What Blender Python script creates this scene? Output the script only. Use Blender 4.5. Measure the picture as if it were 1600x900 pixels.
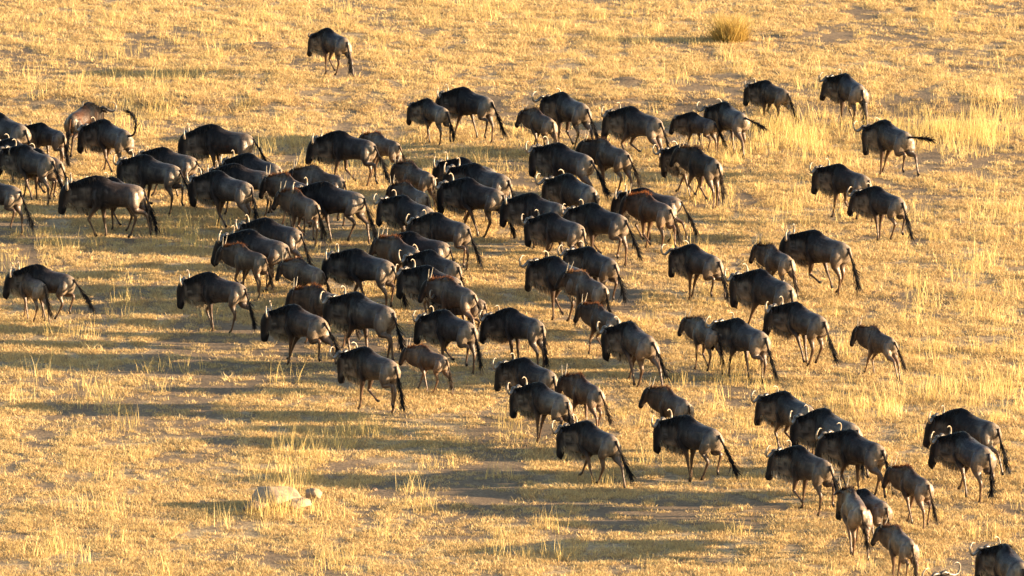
import bpy, math, random
import numpy as np
from mathutils import Vector, Matrix

# ------------------------------------------------------------------ scene, camera, world, sun
for o in list(bpy.data.objects): bpy.data.objects.remove(o)
scene = bpy.context.scene
COL = scene.collection
R = math.radians
rng = np.random.default_rng(11)
random.seed(11)

CAM_H, PITCH, FPX = 38.7, 10.0, 16280.0
cam_d = bpy.data.cameras.new('camera'); cam = bpy.data.objects.new('camera', cam_d); COL.objects.link(cam)
cam_d.sensor_width = 36.0; cam_d.lens = FPX / 1600 * 36.0
cam_d.clip_start = 1.0; cam_d.clip_end = 12000
cam.location = (0, 0, CAM_H); cam.rotation_euler = (R(90 - PITCH), 0, 0)
scene.camera = cam

SUN_EL, SUN_AZ = 9.5, 90.0           # azimuth clockwise from +Y (the view direction); +X is right
w = bpy.data.worlds.new('World'); scene.world = w; w.use_nodes = True
nt = w.node_tree; bg = nt.nodes['Background']
sky = nt.nodes.new('ShaderNodeTexSky'); sky.sky_type = 'NISHITA'; sky.sun_disc = False
sky.sun_elevation = R(SUN_EL); sky.sun_rotation = R(SUN_AZ)
nt.links.new(sky.outputs['Color'], bg.inputs['Color']); bg.inputs['Strength'].default_value = 0.075
sd = bpy.data.lights.new('sun', 'SUN'); sun = bpy.data.objects.new('sun', sd); COL.objects.link(sun)
sd.energy = 5.0; sd.angle = R(0.6); sd.color = (1.0, 0.76, 0.48)
ts = Vector((math.sin(R(SUN_AZ)) * math.cos(R(SUN_EL)), math.cos(R(SUN_AZ)) * math.cos(R(SUN_EL)), math.sin(R(SUN_EL))))
sun.rotation_euler = ts.to_track_quat('Z', 'Y').to_euler(); sun.location = (60, 60, 40)
scene.view_settings.view_transform = 'Standard'; scene.view_settings.look = 'None'
scene.view_settings.gamma = 1.0; scene.view_settings.exposure = 2.38

# ------------------------------------------------------------------ projection helpers
cp, sp = math.cos(R(PITCH)), math.sin(R(PITCH))
def unproject(px, py, z=0.0):
    """photo pixel -> world point on the horizontal plane z"""
    a = (px - 800) / FPX; b = -(py - 450) / FPX
    d = (a, cp + b * sp, -sp + b * cp)
    t = (z - CAM_H) / d[2]
    return np.array([d[0] * t, d[1] * t, z])
def project(p):
    x, y, z = p[0], p[1], p[2] - CAM_H
    dep = y * cp - z * sp; up = y * sp + z * cp
    return 800 + FPX * x / dep, 450 - FPX * up / dep

# ------------------------------------------------------------------ value noise
def _hash(ix, iy, s):
    h = (ix.astype(np.int64) * 374761393 + iy.astype(np.int64) * 668265263 + s * 974634777) & 0xffffffff
    h = ((h ^ (h >> 13)) * 1274126177) & 0xffffffff
    return ((h ^ (h >> 16)) & 0xffff) / 65535.0
def vnoise(x, y, s=0):
    x = np.asarray(x, float); y = np.asarray(y, float)
    ix = np.floor(x); iy = np.floor(y); fx = x - ix; fy = y - iy
    fx = fx * fx * (3 - 2 * fx); fy = fy * fy * (3 - 2 * fy)
    a = _hash(ix, iy, s); b = _hash(ix + 1, iy, s); c = _hash(ix, iy + 1, s); d = _hash(ix + 1, iy + 1, s)
    return (a * (1 - fx) + b * fx) * (1 - fy) + (c * (1 - fx) + d * fx) * fy
def fbm(x, y, s=0, o=3):
    t = 0; a = 0.5; n = 0
    for i in range(o):
        t = t + a * vnoise(x * 2 ** i, y * 2 ** i, s + i * 17); n += a; a *= 0.5
    return t / n
def sstep(a, b, x):
    t = np.clip((x - a) / (b - a), 0, 1); return t * t * (3 - 2 * t)

MOUNDS = [(408, 82, 0.75, 0.5, 0.16), (980, 134, 0.45, 0.35, 0.14), (100, 330, 2.5, 1.2, 0.05), (1240, 62, 0.6, 0.4, 0.08),
          (435, 790, 0.9, 0.6, 0.06)]
MW = [(unproject(a, b), c, d, e) for a, b, c, d, e in MOUNDS]
def terrain(x, y):
    x = np.asarray(x, float); y = np.asarray(y, float)
    h = 0.05 * (fbm(x * 0.8, y * 0.8, 3, 3) - 0.5) + 0.05 * (vnoise(x * 0.13, y * 0.13, 9) - 0.5)
    bank = 243.0 + 4.0 * (vnoise(x * 0.16, y * 0 + 2, 5) - 0.5) + 0.5 * (vnoise(x * 0.9, y * 0, 6) - .5)   # low eroded step
    h = h + 0.20 * sstep(bank - 0.7, bank + 0.8, y) - 0.10
    for p, sx, sy, a in MW:
        h = h + a * np.exp(-((x - p[0]) / sx) ** 2 - ((y - p[1]) / sy) ** 2)
    fade = 1 - sstep(30, 60, np.abs(x)) * 0.9
    return h * fade

def bareness(x, y):
    '''0 = full straw cover, 1 = naked earth'''
    bank = 242.2 + 4.0 * (vnoise(x * 0.16, y * 0 + 2, 5) - 0.5)
    b = 0.95 * np.exp(-((y - bank) / 3.2) ** 2) * sstep(.34, .56, fbm(x * .8, y * .35, 77, 3)) * sstep(-5, -2.5, x)
    b = np.maximum(b, .8 * np.exp(-((y - bank + 2) / 3.0) ** 2) * sstep(.42, .60, fbm(x * .8, y * .35, 78, 3)))
    b = np.maximum(b, .85 * sstep(.56, .68, fbm(x * .45, y * .22, 21, 3)))
    for p, sx, sy, a in MW[:2]:
        b = np.maximum(b, np.exp(-((x - p[0]) / sx) ** 2 - ((y - p[1]) / (sy * 2)) ** 2))
    return b
def trampled(x, y):
    '''where the herd has walked the stalks flat'''
    px = 800 + 16280 * x / (y * 0.985); 
    return (1 - sstep(222, 236, y + .006 * px * 0)) * (1 - sstep(1000, 1300, px)) * .85 + .0
# ------------------------------------------------------------------ materials
def new_mat(name, rough=0.8, spec=0.3):
    m = bpy.data.materials.new(name); m.use_nodes = True
    b = m.node_tree.nodes['Principled BSDF']
    b.inputs['Roughness'].default_value = rough
    b.inputs['Specular IOR Level'].default_value = spec
    return m, m.node_tree, b
def node(nt, t, **kw):
    n = nt.nodes.new(t)
    for k, v in kw.items():
        if k in n.inputs: n.inputs[k].default_value = v
        else: setattr(n, k, v)
    return n
def noise_node(nt, coord, scale, detail=3, rough=0.55):
    n = node(nt, 'ShaderNodeTexNoise'); n.inputs['Scale'].default_value = scale
    n.inputs['Detail'].default_value = detail; n.inputs['Roughness'].default_value = rough
    nt.links.new(coord, n.inputs['Vector']); return n
def ramp(nt, fac, stops):
    r = node(nt, 'ShaderNodeValToRGB'); e = r.color_ramp.elements
    while len(e) < len(stops): e.new(0.5)
    for i, (p, c) in enumerate(stops): e[i].position = p; e[i].color = (*c, 1)
    nt.links.new(fac, r.inputs['Fac']); return r
def mix(nt, a, b, fac=None, mode='MIX', f=0.5):
    m = node(nt, 'ShaderNodeMix', data_type='RGBA', blend_type=mode)
    m.inputs[0].default_value = f
    if fac is not None: nt.links.new(fac, m.inputs[0])
    nt.links.new(a, m.inputs[6])
    if isinstance(b, tuple): m.inputs[7].default_value = (*b, 1)
    else: nt.links.new(b, m.inputs[7])
    return m.outputs[2]

# coat: painted pattern attribute x fine noise, short glossy hair
def coat_material(name, rough, spec, bump=0.35):
    m, t, b = new_mat(name, rough, spec)
    at = node(t, 'ShaderNodeAttribute', attribute_name='coat')
    tc = node(t, 'ShaderNodeTexCoord')
    mp = node(t, 'ShaderNodeMapping'); mp.inputs['Scale'].default_value = (1.0, 1.0, 0.35)
    t.links.new(tc.outputs['Object'], mp.inputs['Vector'])
    n = noise_node(t, mp.outputs[0], 14, 4, 0.6)
    r = ramp(t, n.outputs['Fac'], [(0.3, (0.55, 0.55, 0.57)), (0.7, (1.45, 1.4, 1.3))])
    c = mix(t, at.outputs['Color'], r.outputs['Color'], mode='MULTIPLY', f=1.0)
    t.links.new(c, b.inputs['Base Color'])
    b.inputs['Sheen Weight'].default_value = 0.0
    n2 = noise_node(t, mp.outputs[0], 45, 3, 0.6)
    bp = node(t, 'ShaderNodeBump'); bp.inputs['Strength'].default_value = bump; bp.inputs['Distance'].default_value = 0.02
    t.links.new(n2.outputs['Fac'], bp.inputs['Height']); t.links.new(bp.outputs[0], b.inputs['Normal'])
    if spec > .1:      # sleek where the coat is short and grey, matt where it is long and black
        sr = ramp(t, at.outputs['Color'], [(0.018, (.04,) * 3), (0.06, (spec,) * 3)])
        t.links.new(sr.outputs['Color'], b.inputs['Specular IOR Level'])
    rr = ramp(t, n.outputs['Fac'], [(0.2, (rough + .12,) * 3), (0.8, (rough - .12,) * 3)])
    t.links.new(rr.outputs['Color'], b.inputs['Roughness'])
    return m
M_coat = coat_material('wildebeest_coat', 0.38, 0.36, 0.5)
M_hair = coat_material('long_hair', 0.6, 0.08, 0.0)
_t = M_hair.node_tree; _b = _t.nodes['Principled BSDF']; _c = _b.inputs['Base Color'].links[0].from_socket
_tr = _t.nodes.new('ShaderNodeBsdfTranslucent'); _t.links.new(_c, _tr.inputs['Color'])
_mx = _t.nodes.new('ShaderNodeMixShader'); _mx.inputs[0].default_value = 0.35
_t.links.new(_b.outputs[0], _mx.inputs[1]); _t.links.new(_tr.outputs[0], _mx.inputs[2]); _t.links.new(_mx.outputs[0], _t.nodes['Material Output'].inputs['Surface'])
def horn_material():
    m, t, b = new_mat('horn', 0.38, 0.5)
    at = node(t, 'ShaderNodeAttribute', attribute_name='coat')
    tc = node(t, 'ShaderNodeTexCoord'); n = noise_node(t, tc.outputs['Object'], 30, 3)
    r = ramp(t, n.outputs['Fac'], [(0.3, (0.75, 0.72, 0.7)), (0.7, (1.15, 1.12, 1.05))])
    t.links.new(mix(t, at.outputs['Color'], r.outputs['Color'], mode='MULTIPLY', f=1.0), b.inputs['Base Color'])
    return m
M_horn = horn_material()
M_eye, _, _b = new_mat('eye', 0.1, 0.6); _b.inputs['Base Color'].default_value = (0.01, 0.008, 0.006, 1)

def grass_material(name, cols, trans=0.25):
    m, t, b = new_mat(name, 0.62, 0.25)
    at = node(t, 'ShaderNodeAttribute', attribute_name='tone')
    oi = node(t, 'ShaderNodeObjectInfo')
    ad = node(t, 'ShaderNodeMath', operation='MULTIPLY_ADD'); ad.inputs[1].default_value = 0.45; 
    t.links.new(oi.outputs['Random'], ad.inputs[0])
    ml = node(t, 'ShaderNodeMath', operation='MULTIPLY'); ml.inputs[1].default_value = 0.55
    t.links.new(at.outputs['Fac'], ml.inputs[0]); t.links.new(ml.outputs[0], ad.inputs[2])
    n = len(cols)
    r = ramp(t, ad.outputs[0], [(i / (n - 1) * 0.9 + 0.05, c) for i, c in enumerate(cols)])
    t.links.new(r.outputs['Color'], b.inputs['Base Color'])
    tr = node(t, 'ShaderNodeBsdfTranslucent'); t.links.new(r.outputs['Color'], tr.inputs['Color'])
    mx = node(t, 'ShaderNodeMixShader'); mx.inputs[0].default_value = trans
    t.links.new(b.outputs[0], mx.inputs[1]); t.links.new(tr.outputs[0], mx.inputs[2])
    t.links.new(mx.outputs[0], t.nodes['Material Output'].inputs['Surface'])
    return m
M_grass = grass_material('dry_short_grass', [(0.25, 0.15, 0.08), (0.52, 0.352, 0.155), (0.68, 0.482, 0.205), (0.80, 0.605, 0.30)])
M_tall = grass_material('dry_tall_grass', [(0.56, 0.385, 0.13), (0.70, 0.51, 0.18), (0.78, 0.59, 0.25)], 0.35)
M_tuss = grass_material('tussock_grass', [(0.18, 0.13, 0.04), (0.42, 0.27, 0.075), (0.55, 0.39, 0.10), (0.72, 0.51, 0.18)], 0.3)

def ground_material():
    m, t, b = new_mat('dry_earth_and_straw', 0.9, 0.15)
    g = node(t, 'ShaderNodeNewGeometry'); P = g.outputs['Position']
    n1 = noise_node(t, P, 0.35, 4, 0.6); n2 = noise_node(t, P, 2.6, 5, 0.65); n3 = noise_node(t, P, 16, 4, 0.7)
    straw = ramp(t, n3.outputs['Fac'], [(0.3, (0.14, 0.088, 0.055)), (0.5, (0.34, 0.235, 0.13)), (0.72, (0.58, 0.44, 0.24))])
    soil = ramp(t, n3.outputs['Fac'], [(0.3, (0.10, 0.066, 0.042)), (0.7, (0.24, 0.165, 0.10))])
    ma = node(t, 'ShaderNodeMath', operation='MULTIPLY_ADD'); ma.inputs[1].default_value = 0.5
    t.links.new(n1.outputs['Fac'], ma.inputs[0])
    mb = node(t, 'ShaderNodeMath', operation='MULTIPLY'); mb.inputs[1].default_value = 0.5
    t.links.new(n2.outputs['Fac'], mb.inputs[0]); t.links.new(mb.outputs[0], ma.inputs[2])
    f = ramp(t, ma.outputs[0], [(0.40, (0, 0, 0)), (0.52, (1, 1, 1))])
    ab = node(t, 'ShaderNodeAttribute', attribute_name='bare')
    iv = node(t, 'ShaderNodeMath', operation='SUBTRACT'); iv.inputs[0].default_value = 1.0; t.links.new(ab.outputs['Fac'], iv.inputs[1])
    fm = node(t, 'ShaderNodeMath', operation='MULTIPLY'); t.links.new(f.outputs['Color'], fm.inputs[0]); t.links.new(iv.outputs[0], fm.inputs[1])
    c = mix(t, soil.outputs['Color'], straw.outputs['Color'], fm.outputs[0])
    t.links.new(c, b.inputs['Base Color'])
    bp = node(t, 'ShaderNodeBump'); bp.inputs['Strength'].default_value = 0.6; bp.inputs['Distance'].default_value = 0.03
    t.links.new(n3.outputs['Fac'], bp.inputs['Height']); t.links.new(bp.outputs[0], b.inputs['Normal'])
    return m
M_ground = ground_material()
def rock_material(name, a, c):
    m, t, b = new_mat(name, 0.85, 0.25)
    tc = node(t, 'ShaderNodeTexCoord'); n = noise_node(t, tc.outputs['Object'], 7, 5, 0.65)
    r = ramp(t, n.outputs['Fac'], [(0.3, a), (0.7, c)]); t.links.new(r.outputs['Color'], b.inputs['Base Color'])
    bp = node(t, 'ShaderNodeBump'); bp.inputs['Strength'].default_value = 0.7; bp.inputs['Distance'].default_value = 0.03
    t.links.new(n.outputs['Fac'], bp.inputs['Height']); t.links.new(bp.outputs[0], b.inputs['Normal'])
    return m
M_rock = rock_material('pale_rock', (0.22, 0.145, 0.09), (0.40, 0.28, 0.18))
M_rock2 = rock_material('brown_rock', (0.10, 0.065, 0.045), (0.26, 0.17, 0.11))

# ------------------------------------------------------------------ mesh helpers
def make_mesh(name, V, F, mat, attr=None, smooth=True, attr_name='coat'):
    me = bpy.data.meshes.new(name)
    V = np.asarray(V, np.float32)
    if isinstance(F, np.ndarray):
        n, k = F.shape
        me.vertices.add(len(V)); me.vertices.foreach_set('co', V.ravel())
        me.loops.add(n * k); me.loops.foreach_set('vertex_index', F.astype(np.int32).ravel())
        me.polygons.add(n); me.polygons.foreach_set('loop_start', np.arange(0, n * k, k, dtype=np.int32))
        me.update(calc_edges=True)
    else:
        me.from_pydata(V.tolist(), [], F)
    me.materials.append(mat)
    if smooth: me.polygons.foreach_set('use_smooth', np.ones(len(me.polygons), bool))
    if attr is not None:
        attr = np.asarray(attr, np.float32)
        if attr.ndim == 2:
            a = me.attributes.new(attr_name, 'FLOAT_COLOR', 'POINT')
            a.data.foreach_set('color', np.hstack([attr, np.ones((len(attr), 1), np.float32)]).ravel())
        else:
            a = me.attributes.new(attr_name, 'FLOAT', 'POINT'); a.data.foreach_set('value', attr)
    return me
def link(name, me, parent=None):
    o = bpy.data.objects.new(name, me); COL.objects.link(o)
    if parent is not None: o.parent = parent
    return o
def tag(o, label, cat, group=None):
    o['label'] = label; o['category'] = cat
    if group: o['group'] = group

def loft(rings, n=16):
    """rings: list of (centre(3), u-axis vec, v-axis vec) -> verts, faces (quads + caps)"""
    V = []; F = []
    for c, u, v in rings:
        for k in range(n):
            a = 2 * math.pi * k / n
            V.append(np.array(c) + np.array(u) * math.cos(a) + np.array(v) * math.sin(a))
    for i in range(len(rings) - 1):
        for k in range(n):
            a = i * n + k; b = i * n + (k + 1) % n
            F.append((a, b, b + n, a + n))
    F.append(tuple(range(n - 1, -1, -1))); m = (len(rings) - 1) * n
    F.append(tuple(range(m, m + n)))
    return V, F
def tube(pts, rad, n=8, flat=1.0):
    pts = [np.array(p, float) for p in pts]; rings = []
    for i, p in enumerate(pts):
        t = pts[min(i + 1, len(pts) - 1)] - pts[max(i - 1, 0)]; t /= np.linalg.norm(t)
        ref = np.array([0, 1, 0]) if abs(t[1]) < 0.9 else np.array([1.0, 0, 0])
        u = np.cross(ref, t); u /= np.linalg.norm(u); v = np.cross(t, u)
        rings.append((p, u * rad[i], v * rad[i] * flat))
    return loft(rings, n)
def join(parts):
    V = []; F = []
    for v, f in parts:
        o = len(V); V += list(v); F += [tuple(i + o for i in q) for q in f]
    return V, F

# ------------------------------------------------------------------ the wildebeest rest body (faces +X)
def rest_body(young=False):
    L = []
    # trunk: x, top z, bottom z, half width
    T = [(-.70, 1.03, .92, .05), (-.67, 1.08, .85, .10), (-.58, 1.145, .76, .150), (-.45, 1.18, .715, .185), (-.28, 1.195, .69, .222),
         (-.08, 1.20, .665, .255), (.12, 1.235, .645, .262), (.28, 1.28, .63, .245), (.40, 1.31, .62, .215), (.50, 1.31, .615, .185),
         (.60, 1.29, .61, .160), (.70, 1.275, .63, .135), (.80, 1.24, .66, .115), (.90, 1.215, .70, .100), (.98, 1.20, .78, .090), (1.03, 1.165, .88, .07)]
    if young:
        T = [(x, t - .03 * math.exp(-((x - .5) / .2) ** 2) - .01, b + .03 * math.exp(-((x - .05) / .5) ** 2) + .05 * (x > .55), w * .86) for x, t, b, w in T]
    rings = []
    for x, t, b, hw in T:
        b += .035 * math.exp(-((x - .1) / .55) ** 2); hw *= .94
        rings.append(((x, 0, (t + b) / 2), (0, hw, 0), (0, 0, (t - b) / 2)))
    L.append(loft(rings, 20))
    # withers ridge
    L.append(tube([(.10, 0, 1.19), (.34, 0, 1.265), (.48, 0, 1.28), (.62, 0, 1.245), (.8, 0, 1.2)], [.04, .07, .075, .07, .05], 10))
    # head: hanging, forehead to muzzle
    H = [(0.965, 1.17, .075, .065), (.99, 1.10, .098, .105), (1.02, 1.02, .10, .125), (1.055, .93, .085, .12), (1.085, .84, .068, .10),
         (1.11, .76, .062, .083), (1.13, .70, .070, .078), (1.14, .655, .066, .066), (1.145, .625, .045, .045)]
    k = .98 if young else 1.15
    H = [(.97 + (x - .97) * 1.12, 1.18 + (z - 1.17) * k, a * 1.06, b * k) for x, z, a, b in H]
    d = np.array([.34, 0, -.94]); nrm = np.array([.94, 0, .34])
    L.append(loft([((x, 0, z), (0, a, 0), tuple(nrm * b)) for x, z, a, b in H], 14))
    # legs
    for s in (-1, 1):
        y = s * .115
        L.append(tube([(.46, y * .9, 1.02), (.46, y * 1.15, .88), (.40, y * 1.1, .72), (.39, y, .60), (.395, y * .95, .50), (.40, y * .9, .42), (.398, y * .9, .37),
                       (.395, y * .88, .25), (.39, y * .88, .12), (.40, y * .88, .085), (.425, y * .88, .045), (.435, y * .88, 0.0)],
                      [.09, .10, .080, .056, .043, .036, .035, .024, .025, .032, .030, .040], 12))
        L.append(tube([(-.44, y * .8, 1.02), (-.46, y * 1.05, .90), (-.43, y * 1.1, .76), (-.42, y * 1.05, .66), (-.50, y, .56), (-.565, y * .95, .47), (-.575, y * .92, .42),
                       (-.565, y * .9, .28), (-.555, y * .9, .12), (-.545, y * .9, .085), (-.52, y * .9, .045), (-.51, y * .9, 0.0)],
                      [.12, .140, .130, .095, .058, .042, .040, .027, .027, .033, .030, .040], 12))
    V, F = join(L)
    me = bpy.data.meshes.new('rest'); me.from_pydata([tuple(v) for v in V], [], F)
    ob = bpy.data.objects.new('rest', me); COL.objects.link(ob)
    a = ob.modifiers.new('r', 'REMESH'); a.mode = 'VOXEL'; a.voxel_size = 0.0165
    b = ob.modifiers.new('s', 'SMOOTH'); b.factor = 0.5; b.iterations = 5
    c = ob.modifiers.new('d', 'DECIMATE'); c.ratio = 0.17
    dg = bpy.context.evaluated_depsgraph_get(); ev = ob.evaluated_get(dg); m2 = ev.to_mesh()
    n = len(m2.vertices); V = np.zeros(n * 3, np.float32); m2.vertices.foreach_get('co', V); V = V.reshape(-1, 3)
    N = np.zeros(n * 3, np.float32); m2.vertices.foreach_get('normal', N); N = N.reshape(-1, 3)
    m2.calc_loop_triangles(); F = np.zeros(len(m2.loop_triangles) * 3, np.int32); m2.loop_triangles.foreach_get('vertices', F); F = F.reshape(-1, 3)
    ev.to_mesh_clear(); bpy.data.objects.remove(ob); bpy.data.meshes.remove(me)
    # muscles and bones: gaussian bulges along the normal
    x, ay, z = V[:, 0], np.abs(V[:, 1]), V[:, 2]
    def g(cx, cy, cz, r, a, rz=None):
        rz = rz or r
        return a * np.exp(-((x - cx) / r) ** 2 - ((ay - cy) / r) ** 2 - ((z - cz) / rz) ** 2)
    dsp = g(-.40, .17, 1.12, .07, .030) + g(-.60, .10, 1.05, .06, .018) + g(-.20, .23, 1.02, .12, -.028) + g(.38, .20, .95, .11, .026, .2) \
        + g(.47, .17, 1.15, .07, .012) + g(.22, .26, .95, .08, -.014, .2) + g(-.45, .2, .82, .13, .022) + g(.05, .26, .75, .25, .012) + g(-.30, .2, .72, .07, -.02)
    V = V + N * dsp[:, None]
    return V, F
BODY = {'A': rest_body(False), 'J': rest_body(True)}

# ------------------------------------------------------------------ posing
def rot_xz(P, w, piv, ang):
    """rotate by w*ang in the x-z plane about piv (x,z); positive moves a hanging foot forward (+x)"""
    a = w * ang; c, s = np.cos(a), np.sin(a)
    dx = P[:, 0] - piv[0]; dz = P[:, 2] - piv[1]
    P[:, 0] = piv[0] + c * dx - s * dz
    P[:, 2] = piv[1] + s * dx + c * dz
def rot_xy(P, w, piv, ang):
    a = w * ang; c, s = np.cos(a), np.sin(a)
    dx = P[:, 0] - piv[0]; dy = P[:, 1]
    P[:, 0] = piv[0] + c * dx - s * dy
    P[:, 1] = s * dx + c * dy
def leg_pose(ph, A, K):
    ph = ph % 1.0
    if ph < 0.58:
        u = ph / 0.58; return A * (1 - 2 * u), 0.0
    u = (ph - 0.58) / 0.42
    return A * (-1 + 2 * u), K * math.sin(math.pi * min(1, u * 1.05)) ** 0.9
OFFS = {'walk': (0, .5, .25, .75), 'trot': (0, .5, .5, 0), 'run': (0, .14, .46, .6), 'stand': (.2, .33, .27, .36)}   # RH LH RF LF
AMP = {'walk': (28, 66), 'trot': (31, 82), 'run': (34, 92), 'stand': (8, 0)}
NECK = .08
def pose(V0, d, head_rigid=False, hair=False):
    """deform rest positions; returns new array"""
    P = np.array(V0, float)
    P[:, 0] += NECK * (1 if head_rigid else sstep(.56, .92, P[:, 0]))
    X, Y, Z = (P[:, i].copy() for i in range(3))
    A, K = AMP[d['gait']]; A = R(A) * d.get('amp', 1); K = R(K)
    if not head_rigid:
        for li, (sx, sy) in enumerate(((-1, -1), (-1, 1), (1, -1), (1, 1))):
            ph = d['phase'] + OFFS[d['gait']][li]
            s, k = leg_pose(ph, A, K)
            ax = .40 if sx > 0 else -.48
            if hair: base = np.zeros(len(P))
            else:
                side = sstep(-.03, .03, Y * sy)
                near = 1 - sstep(.12 if sx > 0 else .17, .24 if sx > 0 else .32, np.hypot(X - ax, (Y - sy * .12)))
                low = 1 - sstep(.48, .56, Z)
                half = (X * sx > 0.0)
                base = np.maximum(near, low) * side * half
            if not base.any(): continue
            if sx > 0:
                w1 = base * (1 - sstep(.55, .90, Z)); w2 = base * (1 - sstep(.36, .43, Z)); w3 = base * (1 - sstep(.07, .12, Z))
                rot_xz(P, w3, (.395, .09), -k * 0.6 + min(0, s) * 0.5)
                rot_xz(P, w2, (.40, .40), -k * 1.0)
                rot_xz(P, w1, (.44, .85), s + k * .35)
            else:
                w1 = base * (1 - sstep(.60, 1.0, Z)); w2 = base * (1 - sstep(.56, .68, Z)); w3 = base * (1 - sstep(.41, .49, Z)); w4 = base * (1 - sstep(.07, .12, Z))
                rot_xz(P, w4, (-.55, .09), -k * .7 + min(0, s) * .5)
                rot_xz(P, w3, (-.57, .45), k * .75 + max(0, s) * .25)
                rot_xz(P, w2, (-.42, .66), -k * .75 - max(0, s) * .25)
                rot_xz(P, w1, (-.46, .95), s + k * .15)
    h2 = np.ones(len(P)) if head_rigid else sstep(.97, 1.11, X)
    h1 = np.ones(len(P)) if head_rigid else sstep(.50, .92, X)
    rot_xz(P, h2, (1.06, 1.12), R(d['hp'])); rot_xy(P, h2, (1.04, 0), R(d['yaw'] * .12))
    rot_xz(P, h1, (.62, 1.05), R(d['np'])); rot_xy(P, h1, (.60, 0), R(d['yaw'] * .88))
    # gallop rock + slight body bend
    if d.get('bend'):
        rot_xy(P, sstep(.1, -.6, X), (0.0, 0), R(d['bend']))
    shorten(P, d)
    P[:, 2] += d.get('dz', 0)
    return P
def shorten(P, d):
    g = 1 + (d['girth'] - 1) * sstep(.45, .7, P[:, 2]) * (1 - sstep(.45, .8, P[:, 0]))
    P[:, 1] *= g
    if d['kind'] == 'J': P *= np.array([.93, .90, 1.04])          # leggier, slighter young
    P[:, 0] = np.where(P[:, 0] < .3, .3 - (.3 - P[:, 0]) * .86, P[:, 0])

def smooth01(n, seed): return np.random.default_rng(seed).random(n)

# ------------------------------------------------------------------ coat colours (pigment pattern plus painted sunlight on the rump, on rest positions)
def coat_body(V, d):
    x, y, z = V[:, 0], V[:, 1], V[:, 2]
    base = np.array(d['col']); dark = (0.011, 0.010, 0.011)
    C = np.tile(base, (len(V), 1))
    def blend(w, c): 
        nonlocal C
        C = C * (1 - w[:, None]) + np.array(c) * w[:, None]
    blend(sstep(-.1, -.5, x) * .8, base * np.array([1.6, 1.5, 1.4])); blend(sstep(-.44, -.62, x) * .9 * (z > .5), (.22, .165, .115))                       # browner hindquarters; rump end painted cream as if sunlit
    pt = fbm(x * 3.2 + 5, z * 2.6 + y * 2 + 5, 40 + d['i'], 3)                            # dust and worn patches differ from animal to animal
    C = C * (.62 + .80 * pt)[:, None]; blend(sstep(.55, .72, pt) * .35 * sstep(.6, .9, z), (.10, .085, .07))
    st0 = np.clip(.5 + .9 * np.sin(x * 38 + 5 * vnoise(x * 3, z * 2.5, d['i'] + 50)), 0, 1)
    blend(sstep(-.45, -.1, x) * st0 * .3 * sstep(.65, .8, z), dark)
    blend((1 - sstep(.50, .72, z)) * .85, (0.085, 0.048, 0.028) if d['kind'] == 'A' else (0.12, 0.068, 0.04))       # legs
    st = np.clip(.5 + .9 * np.sin(x * 46 + 3 * vnoise(x * 4, z * 3, d['i']) * 2 + y * 5), 0, 1)
    band = sstep(.02, .25, x) * (1 - sstep(.92, 1.0, x)) * sstep(.6, .8, z)
    if d['kind'] == 'A': blend(sstep(-.05, .35, x) * (1 - .75 * sstep(.50, .72, x)) * sstep(.55, .85, z) * .65, (.018, .0175, .021)); blend(sstep(.6, .75, x) * (1 - sstep(.95, 1.05, x + .36 * (z - .9))) * .5 * (z < 1.12), (.095, .085, .08))
    blend(band * st * (.72 if d['kind'] == 'A' else .35), dark)                                   # brindle stripes on neck and shoulder
    if d['kind'] == 'A': blend(sstep(.15, .36, x) * (1 - sstep(.93, 1, x)) * sstep(1.04, 1.18, z) * .95, dark)
    if d['kind'] == 'A': blend(sstep(.62, .75, x) * (1 - sstep(.98, 1.05, x)) * (1 - sstep(.70, .84, z)) * .8, (.24, .19, .145))
    face = sstep(.97, 1.02, x + (1.1 - z) * .12 * -1) * (z < 1.25)
    blend(sstep(1.02, 1.09, x + .36 * (z - .9)) * .95, (0.012, 0.011, 0.012))                     # black blaze
    blend((x > .9) * (1 - sstep(.68, .74, z)) * 1.0, (0.014, 0.012, 0.012))                    # muzzle
    blend((1 - sstep(.03, .06, z)) * 1.0, (0.02, 0.017, 0.015))                                 # hooves
    blend(sstep(-.60, -.68, x) * (np.abs(y) < .06) * .5, dark)
    return C * d.get('dim', 1)

def strands(roots, dirs, lens, width, droop, seed, jit=.25):
    """tapered ribbon tufts; returns V, F(tris), t"""
    r = np.random.default_rng(seed); n = len(roots)
    roots = np.asarray(roots, float); dirs = np.asarray(dirs, float) + r.normal(0, jit, (n, 3))
    dirs /= np.linalg.norm(dirs, axis=1)[:, None]; lens = np.asarray(lens)[:, None]
    side = np.cross(dirs, r.normal(0, 1, (n, 3))); side /= np.linalg.norm(side, axis=1)[:, None] + 1e-6
    wv = side * width
    p1 = roots + dirs * lens * .5; p2 = roots + dirs * lens; 
    p1[:, 2] -= (droop * lens[:, 0]) * .3; p2[:, 2] -= droop * lens[:, 0]
    V = np.stack([roots - wv, roots + wv, p1 - wv * .8, p1 + wv * .8, p2], 1).reshape(-1, 3)
    b = np.arange(n)[:, None] * 5
    F = np.concatenate([b + np.array([[0, 1, 3]]), b + np.array([[0, 3, 2]]), b + np.array([[2, 3, 4]])], 0)
    t = np.tile([0, 0, .5, .5, 1], n)
    return V, F, t

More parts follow.
